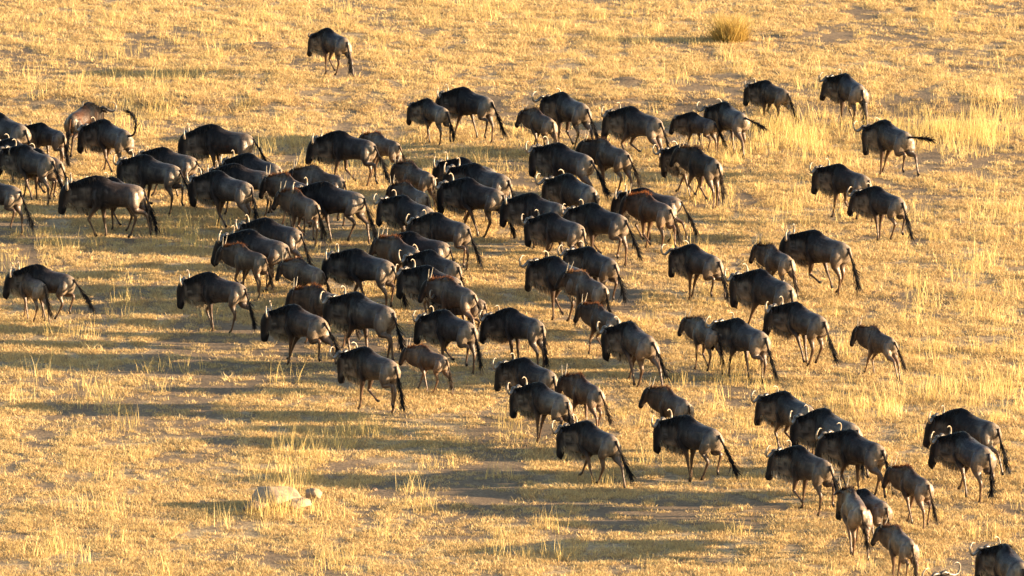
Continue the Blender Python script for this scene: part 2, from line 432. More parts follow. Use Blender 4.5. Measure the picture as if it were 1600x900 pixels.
def build_mane(d):
    r = np.random.default_rng(100 + d['i']); A = d['kind'] == 'A'
    n = 430 if A else 340
    u = r.random(n); x = .30 + u * .70
    top = np.interp(x, [.2, .40, .50, .60, .8, .98, 1.03], [1.25, 1.315, 1.34, 1.315, 1.25, 1.21, 1.18]) - (0 if A else .03)
    y = r.normal(0, .022, n)
    roots = np.stack([x, y, top - .02], 1)
    sgn = np.where(r.random(n) < .5, -1, 1)
    if A:
        dirs = np.stack([-.30 + r.normal(0, .2, n), sgn * .75, .15 + 0 * x], 1); ln = .09 + .17 * r.random(n) * sstep(.3, .6, x) * (1 - .7 * sstep(.88, .98, x)); dr = .75
    else:
        dirs = np.stack([-.45 + r.normal(0, .2, n), sgn * .25, .8 + 0 * x], 1); ln = .07 + .10 * r.random(n); dr = .1
    V, F, t = strands(roots, dirs, ln, .0075, dr, 7 + d['i'])
    c0 = np.array((0.013, 0.012, 0.013)) if A else np.array(d.get('mane', (0.16, 0.065, 0.028))) * .72
    c1 = np.array((0.030, 0.026, 0.024)) if A else c0 * 1.5
    return pose(V, d, hair=True), F, c0 * (1 - t[:, None]) + c1 * t[:, None]

def build_beard(d):
    r = np.random.default_rng(300 + d['i']); A = d['kind'] == 'A'
    n = 650 if A else 200
    x = .56 + r.random(n) * .50
    bot = np.interp(x, [.5, .60, .70, .80, .90, .98, 1.06], [.60, .61, .63, .66, .71, .77, .73])
    y = r.normal(0, .035, n)
    roots = np.stack([x, y, bot + .05 * r.random(n)], 1)
    dirs = np.stack([-.15 + 0 * x, r.normal(0, .12, n), -1 + 0 * x], 1)
    ln = (.09 + .12 * r.random(n)) * (1.0 if A else .5) * np.interp(x, [.56, .66, .95, 1.06], [.5, 1, 1, .5])
    V, F, t = strands(roots, dirs, ln, .0050, 0.05, 9 + d['i'], .13)
    c = np.array(d.get('beard', (0.42, 0.33, 0.22)))
    dk = np.array((0.05, 0.04, 0.032))
    isd = np.repeat(r.random(n) < .18, 5)
    C = np.where(isd[:, None], dk, c * (.75 + .35 * t[:, None]))
    return pose(V, d, hair=True), F, C

def build_tail(d):
    r = np.random.default_rng(500 + d['i']); lift, side, curl = d['tail']
    p = np.array([-.675, 0, 1.065]); k = 14; seg = .062 if lift < 50 else .072; pts = [p.copy()]
    a = R(max(lift, 0) + 12)
    for i in range(k):
        u = i / k
        if curl: ang = a + curl * u
        else: ang = a * (1 - .28 * u) if lift < 50 else a * (1 - .08 * u)
        sd = R(side) * u
        dirv = np.array([-math.sin(ang) * math.cos(sd), math.sin(sd) * (.3 + .7 * abs(math.sin(ang))) + math.sin(sd) * .3, -math.cos(ang)])
        dirv /= np.linalg.norm(dirv); p = p + dirv * seg * (.9 if d['kind'] == 'J' else 1.0); pts.append(p.copy())
    pts = np.array(pts)
    rad = np.interp(np.arange(k + 1), [0, 1, 5, 9, k], [.034, .026, .018, .020, .004])
    V1, F1 = tube(list(pts), list(rad), 6)
    V1 = np.array(V1); F1t = []
    for f in F1:
        for i in range(1, len(f) - 1): F1t.append((f[0], f[i], f[i + 1]))
    n = 180; idx = 3 + (r.random(n) ** .8) * (k - 4); i0 = idx.astype(int)
    roots = pts[i0] + (pts[i0 + 1] - pts[i0]) * (idx - i0)[:, None] + r.normal(0, .010, (n, 3))
    dirs = pts[np.minimum(i0 + 2, k)] - pts[i0]; dirs /= np.linalg.norm(dirs, axis=1)[:, None]
    V2, F2, t = strands(roots, dirs, .12 + .17 * r.random(n), .0075, .10, 11 + d['i'], .27)
    V = np.vstack([V1, V2]); F = np.vstack([np.array(F1t), F2 + len(V1)])
    u = np.repeat(np.arange(k + 1), 6) / k
    cb = np.array(d['col']) * 1.2; ck = np.array((0.014, 0.013, 0.014)) if d['kind'] == 'A' else np.array((.035, .026, .02))
    w1 = sstep(.15, .4, u)[:, None]
    C = np.vstack([cb * (1 - w1) + ck * w1, np.tile(ck, (len(V2), 1)) * (1 + t[:, None])])
    V = np.array(V)
    if d.get('bend'): rot_xy(V, np.ones(len(V)), (0.0, 0), R(d['bend']))
    if d['kind'] == 'J': V *= np.array([.93, .90, 1.04])
    V[:, 0] += (.3 - .975 * .86 + .675) * (.93 if d['kind'] == 'J' else 1)
    V[:, 2] += d.get('dz', 0)
    return V, F, C

def catmull(P, n):
    P = np.array(P, float); out = []
    Q = np.vstack([2 * P[0] - P[1], P, 2 * P[-1] - P[-2]])
    for i in range(1, len(Q) - 2):
        for j in range(n):
            t = j / n
            out.append(.5 * ((2 * Q[i]) + (-Q[i - 1] + Q[i + 1]) * t + (2 * Q[i - 1] - 5 * Q[i] + 4 * Q[i + 1] - Q[i + 2]) * t * t + (-Q[i - 1] + 3 * Q[i] - 3 * Q[i + 1] + Q[i + 2]) * t ** 3))
    out.append(P[-1]); return np.array(out)
def build_horn(d, s):
    k = d.get('horn', 1.0) * (1.28 if d['kind'] == 'A' else 1.45)
    if d['kind'] == 'A':
        P = [(.995, .012, 1.185), (.99, .09, 1.205), (.985, .18, 1.165), (.975, .27, 1.14), (.965, .335, 1.16), (.96, .362, 1.22), (.955, .345, 1.285), (.955, .285, 1.322), (.96, .225, 1.305)]
        P = [(a, b * k if b > .02 else b, 1.17 + (c - 1.17) * k) for a, b, c in P]
        pts = catmull(P, 3); u = np.linspace(0, 1, len(pts))
        rad = np.interp(u, [0, .12, .3, .55, .8, 1], [.034, .042, .031, .023, .014, .004])
    else:
        pts = catmull([(.975, .045, 1.16), (.965, .075, 1.22), (.955, .10, 1.29), (.945, .115, 1.37)], 2); u = np.linspace(0, 1, len(pts))
        pts[:, 2] = 1.17 + (pts[:, 2] - 1.17) * k
        rad = np.interp(u, [0, .5, 1], [.020, .014, .004])
    pts = pts.copy(); pts[:, 1] *= s
    V, F = tube(list(pts), list(rad), 7); V = np.array(V)
    uu = np.repeat(u, 7)[:, None]
    c = np.array((.055, .042, .033)) * (1 - uu) + np.array((.30, .24, .175)) * uu if d['kind'] == 'A' else np.tile((.40, .34, .26), (len(V), 1)) * (1 - .2 * uu)
    c = c * (.7 + .5 * sstep(.15, .35, uu)) if d['kind'] == 'A' else c
    return pose(V, d, True), F, c
def build_ear(d, s):
    # leaf-shaped cupped ear pointing out and slightly back
    n = 7; V = []; F = []
    for i in range(n):
        u = i / (n - 1); w_ = .040 * math.sin(math.pi * (u * .86 + .10)) + .003
        c = np.array([.965 - .05 * u, (.085 + .165 * u), 1.125 - .03 * u + .02 * math.sin(math.pi * u)])
        for k in range(6):
            a = 2 * math.pi * k / 6
            V.append(c + np.array([.012 * math.cos(a) + .010 * abs(math.sin(a)), 0, w_ * math.sin(a)]))
    for i in range(n - 1):
        for k in range(6):
            a = i * 6 + k; b = i * 6 + (k + 1) % 6; F.append((a, b, b + 6, a + 6))
    F.append(tuple(range(5, -1, -1))); F.append(tuple(range((n - 1) * 6, n * 6)))
    V = np.array(V); V[:, 1] *= s
    c = np.tile(np.array(d['col']) * 1.1, (len(V), 1))
    return pose(V, d, True), F, c
def build_eye(d, s):
    V = []; F = []
    for i in range(5):
        for k in range(6):
            th = math.pi * i / 4; a = 2 * math.pi * k / 6
            V.append((1.035 + .019 * math.sin(th) * math.cos(a), s * .088 + .014 * math.cos(th), 1.045 + .019 * math.sin(th) * math.sin(a)))
    for i in range(4):
        for k in range(6): F.append((i * 6 + k, i * 6 + (k + 1) % 6, i * 6 + 6 + (k + 1) % 6, i * 6 + 6 + k))
    return pose(np.array(V), d, True), F, np.tile((.01, .01, .01), (len(V), 1))

# ------------------------------------------------------------------ the herd
# hump px, rump px, size, kind, gait, phase, head yaw, neck pitch, tail(lift, side, curl), extra, label
HERD = [
 (-2,168, 39,199, 1.0,'A','walk',.1, 12,0,(4,0,0),{}, "dark adult cut by the left edge, pale lit rump, above the horned one below it"),
 (18,208, 52,220, .9,'A','walk',.4, 10,0,(4,0,0),{}, "half hidden adult at the left edge, only its back showing between two larger ones"),
 (64,183, 97,196, .85,'A','walk',.2, 10,4,(6,10,0),{'horn':.8}, "smaller dark adult with short horns second from the left in the top left group"),
 (138,152, 109,173, 1.0,'A','walk',.6, 0,-8,(5,0,0),{'col':(.22,.105,.045),'away':1,'dim':.5}, "tan brown adult facing away to the right, hump lit orange, beside the curled tail one"),
 (163,176, 200,199, 1.0,'A','trot',.62, 10,-4,(82,10,3.3),{}, "black shouldered adult with its tail curled up over its rump, upper left"),
 (38,219, 77,241, 1.0,'A','walk',.85, 14,0,(22,0,0),{}, "dark adult at left edge, pale curved horns, tail swinging, in front of a tan rump"),
 (58,225, 92,244, .95,'A','trot',.3, 8,0,(26,0,0),{'col':(.15,.105,.07)}, "brown adult mostly hidden behind the horned one at the left edge, lit rump showing"),
 (-22,268, 29,287, 1.0,'A','walk',.35, 8,0,(16,0,0),{}, "adult cut by the left edge, only rump and hanging tail in view, left middle"),
 (150,268, 229,301, 1.03,'A','walk',.12, 8,0,(3,0,0),{'col':(.115,.085,.066)}, "large brown grey adult walking left, long black tail, right of the edge cut one"),
 (176,270, 217,288, .95,'A','walk',.55, 8,0,(6,0,0),{}, "adult hidden behind the large brown grey walker on the left, only its lit back showing"),
 (226,235, 276,256, 1.0,'A','trot',.72, 12,-3,(20,0,0),{}, "dark stepping adult with swinging black tail, just right of the large brown grey walker"),
 (254,222, 303,242, .92,'A','walk',.3, 8,2,(6,0,0),{'horn':.7,'col':(.12,.09,.07)}, "brown adult with short horns just behind and above the dark stepping one on the left"),
 (330,187, 390,205, 1.08,'A','stand',.3, 8,-6,(24,0,0),{}, "biggest dark adult at the upper edge of the left group, grass stalks crossing its neck"),
 (388,231, 434,253, 1.0,'A','walk',.7, 12,-2,(5,0,0),{}, "dark adult with round curved horns right in front of the left group's biggest one"),
 (366,247, 422,264, .95,'A','walk',.2, 8,0,(5,0,0),{'col':(.10,.078,.064)}, "grey brown adult wedged behind the pale shouldered one, its back only showing"),
 (340,259, 388,283, 1.03,'A','walk',.9, 14,-2,(5,0,0),{}, "pale flanked shaggy bearded adult in the left centre, tail hanging grey over its hocks"),
 (530,196, 583,214, 1.03,'A','walk',.15, 10,-4,(20,0,0),{}, "black maned adult at the top of the gap, small brown calf behind its rump"),
 (588,206, 620,222, .78,'J','walk',.5, 8,0,(5,0,0),{}, "small brown calf hidden behind the black maned adult's rump at the gap's top"),
 (488,261, 534,279, .92,'J','walk',.3, 8,0,(5,0,0),{'mane':(.12,.075,.04)}, "yearling with fuzzy brown back behind the large black adult with wide white horns"),
 (506,275, 563,297, 1.06,'A','walk',.42, 12,0,(5,0,0),{}, "large black adult with wide white horns, walking left beside the spike horned brown yearling"),
 (444,273, 480,290, .9,'J','walk',.8, 8,0,(5,0,0),{}, "yearling with rust red mane partly hidden behind the large black adult in the left centre"),
 (461,298, 493,317, .85,'J','trot',.22, 18,4,(12,0,0),{'col':(.12,.088,.066)}, "brown yearling with straight white spike horns in front of the large black adult"),
 (390,346, 443,375, 1.05,'A','walk',.5, 10,0,(4,0,0),{'col':(.11,.083,.064)}, "big grey brown adult, tall curved horns and lit rump, above the left spike horned yearling"),
 (415,334, 468,355, 1.0,'A','walk',.05, 10,0,(6,0,0),{}, "dark adult just behind the big grey brown one, horns showing over its back"),
 (373,383, 411,397, .82,'J','trot',.75, 14,0,(8,0,0),{'col':(.12,.088,.066)}, "yearling with spike horns walking below the big grey brown adult, left of centre"),
 (466,404, 500,413, .80,'J','walk',.9, 10,-4,(24,0,0),{}, "yearling with red brown mane and one white spike horn, behind the round horned adult"),
 (326,416, 379,434, 1.03,'A','walk',.62, 14,-2,(10,0,0),{'col':(.105,.08,.066)}, "lone large adult at the herd's lower left, white throat beard and pale horns"),
 (556,379, 611,401, 1.06,'A','walk',.80, 12,-2,(18,0,0),{'col':(.07,.062,.062)}, "large blue grey adult in the centre left, black mane, long tail trailing behind"),
 (459,466, 505,491, 1.0,'A','run',.60, 30,0,(38,4,0),{'col':(.12,.083,.06)}, "brown adult running left with wide curled horns and tail streaming, lower left front"),
 (490,447, 540,470, .85,'J','walk',.2, 10,0,(5,0,0),{}, "dark yearling with three pale ear and horn tips showing, behind the striped necked adult"),
 (557,446, 609,479, 1.06,'A','walk',.15, 14,0,(6,0,0),{'col':(.10,.077,.064)}, "large adult with striped neck and pale shining rump, right of the running brown one"),
 (616,371, 652,395, .85,'J','walk',.6, 14,2,(5,0,0),{'mane':(.17,.07,.03)}, "rust maned yearling with short white spikes, left of the widest bent horned adult"),
 (640,354, 698,378, .95,'A','walk',.3, 14,0,(5,0,0),{}, "adult with upright ring horns low in the centre crush, behind the rust maned yearling"),
 (672,381, 711,402, .98,'A','walk',.7, 18,0,(6,0,0),{'horn':1.22,'col':(.10,.075,.06)}, "adult with the widest bent horns in the centre crush, pale lit rump"),
 (667,404, 717,428, 1.03,'A','walk',.4, 16,0,(5,0,0),{'beard':(.5,.4,.28)}, "dark adult with pale horn boss and thick sandy throat fringe in the centre crush"),
 (698,434, 738,457, .88,'J','walk',.1, 14,0,(28,-12,0),{'mane':(.20,.08,.034)}, "yearling with bright rust mane and two straight white horns below the sandy fringed adult"),
 (712,442, 752,453, .85,'A','walk',.35, 8,0,(5,0,0),{'col':(.13,.092,.066)}, "brown adult hidden behind the rust maned yearling, only its rump showing at the right"),
 (694,474, 736,496, 1.03,'A','walk',.28, 14,-2,(6,0,0),{}, "dark adult with small ring horns and straight black tail, left of the longest tailed one"),
 (798,471, 845,490, 1.02,'A','stand',.2, 12,-4,(4,0,0),{'beard':(.34,.24,.15),'col':(.065,.058,.058)}, "blue black adult with a very long black tail reaching its hooves, front centre"),
 (570,533, 616,557, 1.03,'A','trot',.20, 12,-2,(6,0,0),{'col':(.125,.093,.073)}, "brown grey adult at the front edge below the striped necked one, calf to its right"),
 (659,535, 692,549, .74,'J','trot',.48, 8,0,(8,0,0),{'col':(.15,.095,.062)}, "small brown calf trotting with ears out, right of the front brown grey adult"),
 (668,146, 695,163, .84,'A','walk',.70, 12,0,(6,0,0),{'horn':.6}, "smaller dark adult with short horns beside the large black one at the top centre"),
 (724,129, 766,147, 1.03,'A','walk',.30, 12,-2,(24,0,0),{'col':(.06,.055,.055)}, "large black adult with long sweeping tail at the top centre"),
 (836,166, 861,183, .80,'J','walk',.5, 10,0,(4,0,0),{'mane':(.07,.045,.03)}, "grey brown yearling behind tall stalks, left of the tall adult at the top centre"),
 (879,137, 914,163, 1.0,'A','walk',.45, 14,-2,(4,0,0),{'col':(.07,.062,.062)}, "tall adult with shining blue flank at the top centre, head over the yearling"),
 (873,210, 922,238, 1.02,'A','trot',.05, 14,0,(32,0,0),{'horn':1.05}, "adult with full ring horns running below the tall blue flanked one, pale lit rump"),
 (986,159, 1030,183, 1.0,'A','run',.30, 14,0,(8,0,0),{'col':(.10,.078,.066)}, "grey adult striding left with a raised curved horn pair, isolated in the top middle gap"),
 (940,217, 978,240, .88,'J','trot',.4, 10,2,(30,0,0),{'mane':(.06,.035,.025),'col':(.085,.062,.05)}, "dark yearling with short white spikes running right of the ring horned adult"),
 (888,264, 929,292, 1.03,'A','walk',.2, 10,0,(5,0,0),{'col':(.065,.058,.056)}, "black adult in the middle with brown rump, behind the big dark one's horns"),
 (926,310, 973,333, 1.05,'A','trot',.30, 14,-2,(22,0,0),{'col':(.075,.065,.062)}, "big dark adult with tail sweeping behind, right of the pale flanked centre one"),
 (830,294, 880,315, 1.0,'A','walk',.6, 18,0,(5,0,0),{'horn':.9}, "adult looking over the pale centre one, curled horn and pointed ear showing at left"),
 (862,324, 907,336, 1.02,'A','walk',.35, 14,-4,(4,0,0),{'col':(.10,.085,.078),'beard':(.46,.36,.24)}, "pale grey flanked adult with crown like horns in the very middle"),
 (920,376, 959,400, 1.0,'A','walk',.85, 14,0,(6,0,0),{'col':(.08,.066,.062)}, "adult with shining round rump below the big dark one, tail straight down"),
 (866,391, 912,424, 1.0,'A','walk',.55, 16,-2,(5,0,0),{}, "adult with lowered head and hoop horns, tan yearling overlapping its flank"),
 (909,424, 941,445, .84,'J','walk',.2, 14,2,(6,0,0),{'mane':(.24,.12,.055)}, "yearling with orange tan mane overlapping the hoop horned adult"),
 (932,473, 962,490, .80,'J','run',.35, 18,4,(5,0,0),{'col':(.10,.068,.05)}, "dark brown calf with two white spikes, trotting left of the adult with a flying mane"),
 (985,487, 1017,519, 1.02,'A','trot',.55, 26,2,(42,0,0),{'col':(.115,.08,.06)}, "brown adult with wind blown mane and tail streaming right, front centre right"),
 (1004,286, 1060,303, 1.0,'A','walk',.1, 8,0,(5,0,0),{}, "dark adult with black tail behind the bright red maned yearling"),
 (1007,303, 1044,325, .88,'J','trot',.68, 14,2,(10,0,0),{'mane':(.28,.10,.035),'col':(.12,.072,.047)}, "yearling with bright red mane and straight horns right of centre"),
 (1082,372, 1119,390, 1.02,'A','walk',.65, 12,-2,(16,0,0),{'col':(.09,.068,.056)}, "brown adult with saucer shaped horns walking alone right of centre"),
 (1082,167, 1115,183, .74,'A','walk',.35, 14,0,(30,0,0),{'horn':.6,'col':(.09,.07,.062)}, "small young one with short horns beside the adult whose tail flies out to the right"),
 (1133,149, 1161,169, 1.0,'A','walk',.95, 18,0,(74,0,0),{'col':(.065,.058,.06)}, "adult with its black tail flying straight out to the right, upper right"),
 (1197,118, 1227,134, .86,'A','walk',.5, 12,-4,(5,0,0),{'horn':.8,'col':(.12,.085,.055)}, "brown adult half buried in tall yellow grass, upper right"),
 (1321,106, 1346,124, 1.03,'A','walk',.45, 28,0,(4,0,0),{'col':(.08,.073,.078)}, "adult seen from behind, shining blue back, one horn curled low, topmost on the right"),
 (1383,179, 1418,204, 1.03,'A','run',.62, 16,-4,(86,0,0),{'col':(.08,.07,.068)}, "galloping adult with arched hump and tail held straight out, far upper right"),
 (1311,247, 1353,268, 1.0,'A','walk',.40, 12,-2,(5,0,0),{'col':(.08,.06,.052)}, "dark adult with upswept horns, its rump behind the horns of the next one, right side"),
 (1369,282, 1409,301, 1.0,'A','walk',.78, 14,-2,(12,0,0),{'col':(.08,.068,.064)}, "adult with white hoop horns walking at the right, in front of the upswept horned one"),
 (1272,351, 1321,378, 1.05,'A','run',.10, 30,4,(14,0,0),{'col':(.095,.07,.056)}, "big brown running adult with hoop horns and a long trailing tail, right side"),
 (1203,383, 1233,400, .80,'J','walk',.60, 14,8,(5,0,0),{'mane':(.045,.03,.022),'col':(.095,.072,.06)}, "dark yearling with head and ears up, between big brown and brindled adults"),
 (1188,411, 1236,442, 1.03,'A','walk',.25, 22,2,(5,0,0),{'col':(.08,.066,.06)}, "brindled adult with shaggy mane and bowed head behind the white ring horned one, right"),
 (1244,460, 1285,486, 1.05,'A','run',.95, 20,0,(8,0,0),{'col':(.105,.08,.066)}, "heavy trotting adult, white ring horn, pale patch on its rump, right of centre front"),
 (1092,496, 1119,517, .76,'J','walk',.45, 18,6,(8,0,0),{'mane':(.10,.065,.045),'col':(.12,.095,.08)}, "pale grey calf with fuzzy mane left of the slate adult, right front"),
 (1153,487, 1192,513, 1.02,'A','walk',.2, 14,-2,(3,0,0),{'col':(.09,.08,.076)}, "slate grey adult, pale hindquarters, long straight tail, between the calf and heavy trotting one"),
 (1364,506, 1394,523, .78,'J','run',.45, 26,8,(36,0,0),{'mane':(.09,.05,.035),'col':(.12,.088,.068)}, "lone calf running with its tail flicked out, far right middle"),
 (819,550, 862,566, 1.0,'A','walk',.5, 18,0,(4,0,0),{'col':(.07,.06,.056)}, "dark adult with shining rump just behind the one with hoop horns at the front"),
 (843,588, 884,610, 1.02,'A','run',.68, 18,2,(5,0,0),{'col':(.105,.08,.064),'horn':1.05}, "grey brown adult prancing with lifted hooves and wide hoop horns, lower centre"),
 (904,584, 934,602, .86,'J','trot',.9, 18,2,(34,0,0),{'mane':(.10,.045,.025),'col':(.10,.062,.046)}, "dark red brown yearling with small spikes, just right of the prancing adult"),
 (917,643, 960,667, 1.04,'A','trot',.50, 20,-2,(10,0,0),{'horn':1.12,'col':(.085,.07,.062)}, "adult with large double ring horns and thick black tail at the lower front"),
 (1040,605, 1072,625, .84,'J','walk',.35, 18,6,(5,0,0),{'mane':(.16,.08,.045)}, "yearling with its head up just behind the lunging slate adult, lower right of centre"),
 (1072,639, 1121,666, 1.04,'A','run',.80, 22,4,(34,0,0),{'col':(.085,.074,.07)}, "slate adult lunging forward with hind leg stretched back, lower right of centre"),
 (1226,602, 1266,622, 1.04,'A','walk',.3, 14,-2,(4,0,0),{'col':(.085,.076,.072)}, "large slate adult with black face in profile, leading the lower right cluster"),
 (1288,629, 1334,660, 1.04,'A','walk',.6, 26,-4,(4,0,0),{'col':(.08,.07,.068),'horn':1.05}, "adult with thick wide horns squeezed behind the leading slate one, pale rump at its right"),
 (1249,688, 1290,706, 1.04,'A','walk',.72, 14,-6,(5,0,0),{'beard':(.52,.43,.32),'col':(.095,.075,.062)}, "adult with lowered head and full white beard, lower right"),
 (1328,663, 1374,688, 1.06,'A','walk',.1, 16,-2,(12,0,0),{'col':(.075,.06,.054)}, "large dark brown adult with ring horns above the white bearded one, lower right cluster"),
 (1418,731, 1446,752, .84,'J','walk',.85, 18,2,(12,0,0),{'mane':(.13,.055,.03),'col':(.12,.08,.057)}, "brown yearling with long spike horns and short black tail tuft, lower right"),
 (1330,761, 1346,784, .95,'J','walk',.55, 10,0,(30,-8,0),{'mane':(.05,.03,.02),'col':(.15,.105,.075)}, "pale brown young one seen from behind with a cream lit flank, lower right"),
 (1351,757, 1382,778, .88,'A','walk',.2, 30,0,(4,0,0),{'horn':.8,'col':(.14,.095,.065)}, "brown adult with curved horns hidden behind the pale brown one seen from behind"),
 (1400,822, 1423,842, .82,'J','walk',.65, 24,0,(6,0,0),{'mane':(.15,.08,.05),'col':(.14,.10,.075)}, "young brown calf at the bottom edge, just below the pale one seen from behind"),
 (1571,838, 1594,856, 1.08,'A','walk',.4, 22,0,(5,0,0),{'col':(.085,.068,.062)}, "adult cut by the bottom right corner, horns and dark back in view"),
 (1497,893, 1539,915, 1.0,'A','walk',.4, 2,24,(5,0,0),{'horn':1.15}, "adult cut by the bottom edge with only its wide horns and forehead showing"),
 (1505,667, 1542,692, 1.06,'A','walk',.75, 24,-2,(5,0,0),{'col':(.08,.074,.082)}, "adult with shining blue flank and cream lit rump, nearer of two near right edge"),
 (1502,627, 1555,655, 1.04,'A','walk',.1, 16,-2,(5,0,0),{'col':(.07,.058,.052)}, "dark brown adult behind the blue flanked one near the right edge"),
 (512,50, 541,66, .92,'A','walk',.52, 12,-6,(6,0,0),{'horn':.5,'col':(.075,.065,.068)}, "solitary dark adult with lowered head far behind the herd at the top left"),
 (640,253, 670,271, .84,'J','walk',.4, 12,0,(5,0,0),{'mane':(.05,.032,.025)}, "dark brown yearling with lifted crest left of the two horned heads in the upper centre"),
 (722,236, 770,258, .98,'A','walk',.5, 14,0,(5,0,0),{'horn':1.05}, "adult whose wide pale horns rise behind another adult's head in the upper centre"),
 (741,246, 792,272, 1.02,'A','walk',.2, 14,0,(5,0,0),{'col':(.085,.07,.064)}, "adult with ring horns and dappled rump in front of the wide horned one, upper centre"),
 (730,266, 781,290, 1.06,'A','trot',.55, 12,-2,(6,0,0),{'col':(.075,.055,.046)}, "very large dark brown adult striding left with feet wide apart, upper centre"),
 (630,298, 670,320, 1.0,'A','walk',.4, 14,0,(5,0,0),{}, "black necked adult with hoop horns at the left of the centre crush"),
 (634,286, 662,304, .78,'J','walk',.6, 12,0,(5,0,0),{'mane':(.06,.035,.025)}, "small dark calf hidden behind the black necked adult, brown crest showing"),
 (681,325, 729,339, 1.03,'A','walk',.25, 12,-2,(8,0,0),{'col':(.095,.077,.068)}, "grey brown adult with U shaped horns and thick black tail above the centre crush"),
 (1068,213, 1108,233, 1.0,'A','walk',.5, 10,-4,(6,0,0),{}, "dark round humped adult behind the spike horned one in tall stalks, upper right centre"),
 (1086,231, 1118,254, .92,'J','walk',.2, 22,2,(8,0,0),{'mane':(.12,.07,.04),'col':(.055,.048,.046)}, "black yearling with white spike horns among leaning yellow stalks, upper right of centre"),
 (58,405, 111,419, 1.0,'A','run',.82, 10,0,(34,0,0),{'col':(.11,.08,.062)}, "brown adult running left with tail flying, beside the yearling at the left edge"),
 (38,421, 65,433, .80,'J','walk',.45, 12,0,(4,0,0),{'col':(.13,.10,.08),'mane':(.09,.06,.04)}, "grey brown yearling at the left edge in front of the running adult"),
]
GROUP = 'wildebeest migrating across the dry plain'

def solve(hx, hy, rx, ry, s, away):
    best = None
    H = unproject(hx, hy, 1.285 * s)
    for th in np.radians(np.arange(90, 200, 1.0) if not away else np.arange(20, 80, 1.0)):
        for ks in (0.94, .97, 1.0, 1.03, 1.06):
            H = unproject(hx, hy, 1.285 * s * ks)
            p = H - np.array([math.cos(th), math.sin(th), 0]) * (.93 * s * ks); p[2] = 1.06 * s * ks
            q = project(p)
            e = (q[0] - rx) ** 2 + 1.0 * (q[1] - ry) ** 2 + ((ks - 1) / .03) ** 2 * 2 + ((math.degrees(th) - (130 if not away else 50)) / 25) ** 2
            if best is None or e < best[0]: best = (e, th, ks, H)
    return best

OFFSCREEN = []
def build_animal(i, row):
    hx, hy, rx, ry, s, kind, gait, ph, yaw, npch, tail, ex, label = row
    e, th, ks, H = solve(hx, hy, rx, ry, s, ex.get('away'))
    s = s * ks * (1.05 if kind == 'J' else .965)
    r = random.Random(i * 7 + 1)
    d = dict(i=i, kind=kind, gait=gait, phase=ph, yaw=yaw + r.uniform(-3, 3), np=npch + r.uniform(-2, 2), hp=-npch * .3 + r.uniform(-6, 4), tail=tail, bend=r.uniform(-4, 4))
    f = r.uniform(.88, 1.12)
    d['col'] = (.080 * f, .066 * f, .060 * f) if kind == 'A' else (.115 * f, .082 * f, .063 * f)
    d.update(ex); d['col'] = tuple(c * q for c, q in zip(d['col'], (.42, .41, .46) if kind == 'A' else (.50, .45, .45)))
    if gait == 'walk' and i % 3 == 1: d['gait'] = 'trot'
    if gait == 'walk' and i % 7 == 3: d['gait'] = 'run'; d['amp'] = .85
    if tail[0] < 13: d['tail'] = (tail[0] + r.choice((0, 3, 8, 16)), tail[1] + r.uniform(-14, 14), 0)
    d['np'] += 5 if kind == 'J' else -4; d['hp'] += 3; d['yaw'] += 6; d['np'] += r.uniform(-4, 3); d['hp'] += r.uniform(-7, 7); d['yaw'] += r.uniform(-9, 9)
    d['girth'] = r.uniform(.92, 1.08)
    V0, F0 = BODY[kind]
    V = pose(V0, d)
    d['dz'] = -float(np.percentile(V[:, 2], 0.05)); V[:, 2] += d['dz']
    gx, gy = H[0] - .48 * s * math.cos(th), H[1] - .48 * s * math.sin(th)
    root = bpy.data.objects.new('wildebeest', None); COL.objects.link(root); root.empty_display_size = .3
    root.location = (gx, gy, float(terrain(gx, gy)) - .012); root.rotation_euler = (0, 0, th); root.scale = (s, s, s)
    tag(root, label, 'wildebeest', GROUP)
    link('body', make_mesh('body', V, F0, M_coat, coat_body(V0, d)), root)
    def part(name, res, mat, smooth=True):
        V, F, C = res; o = link(name, make_mesh(name, V, F if isinstance(F, np.ndarray) else [tuple(q) for q in F], mat, C, smooth), root); return o
    part('mane', build_mane(d), M_hair, False); part('beard', build_beard(d), M_hair, False)
    part('tail', build_tail(d), M_hair, False)
    for sgn in (1, -1):
        part('horn', build_horn(d, sgn), M_horn); part('ear', build_ear(d, sgn), M_coat); part('eye', build_eye(d, sgn), M_eye)
    return th, e, ks
for i, row in enumerate(HERD):
    th, e, ks = build_animal(i, row)
    print('WB %3d th %5.1f err %6.1f ks %.2f  %s' % (i, math.degrees(th), e, ks, row[-1][:50]))

# ------------------------------------------------------------------ ground: one sheet to the horizon
def graded(lo, hi, step, far):
    a = list(np.arange(lo, hi + 1e-6, step)); g = step
    while a[-1] < far: g *= 1.35; a.append(a[-1] + g)
    g = step
    while a[0] > -far: g *= 1.35; a.insert(0, a[0] - g)
    return np.array(a)
gxs = graded(-17, 17, .2, 6000); gys = graded(182, 270, .2, 6000)
GX, GY = np.meshgrid(gxs, gys); GZ = terrain(GX, GY)
nx, ny = len(gxs), len(gys); idx = np.arange(nx * ny).reshape(ny, nx)
Fg = np.stack([idx[:-1, :-1], idx[:-1, 1:], idx[1:, 1:], idx[1:, :-1]], -1).reshape(-1, 4)
g = link('ground', make_mesh('ground', np.stack([GX, GY, GZ], -1).reshape(-1, 3), Fg, M_ground, bareness(GX, GY).ravel(), True, 'bare')); g['kind'] = 'structure'

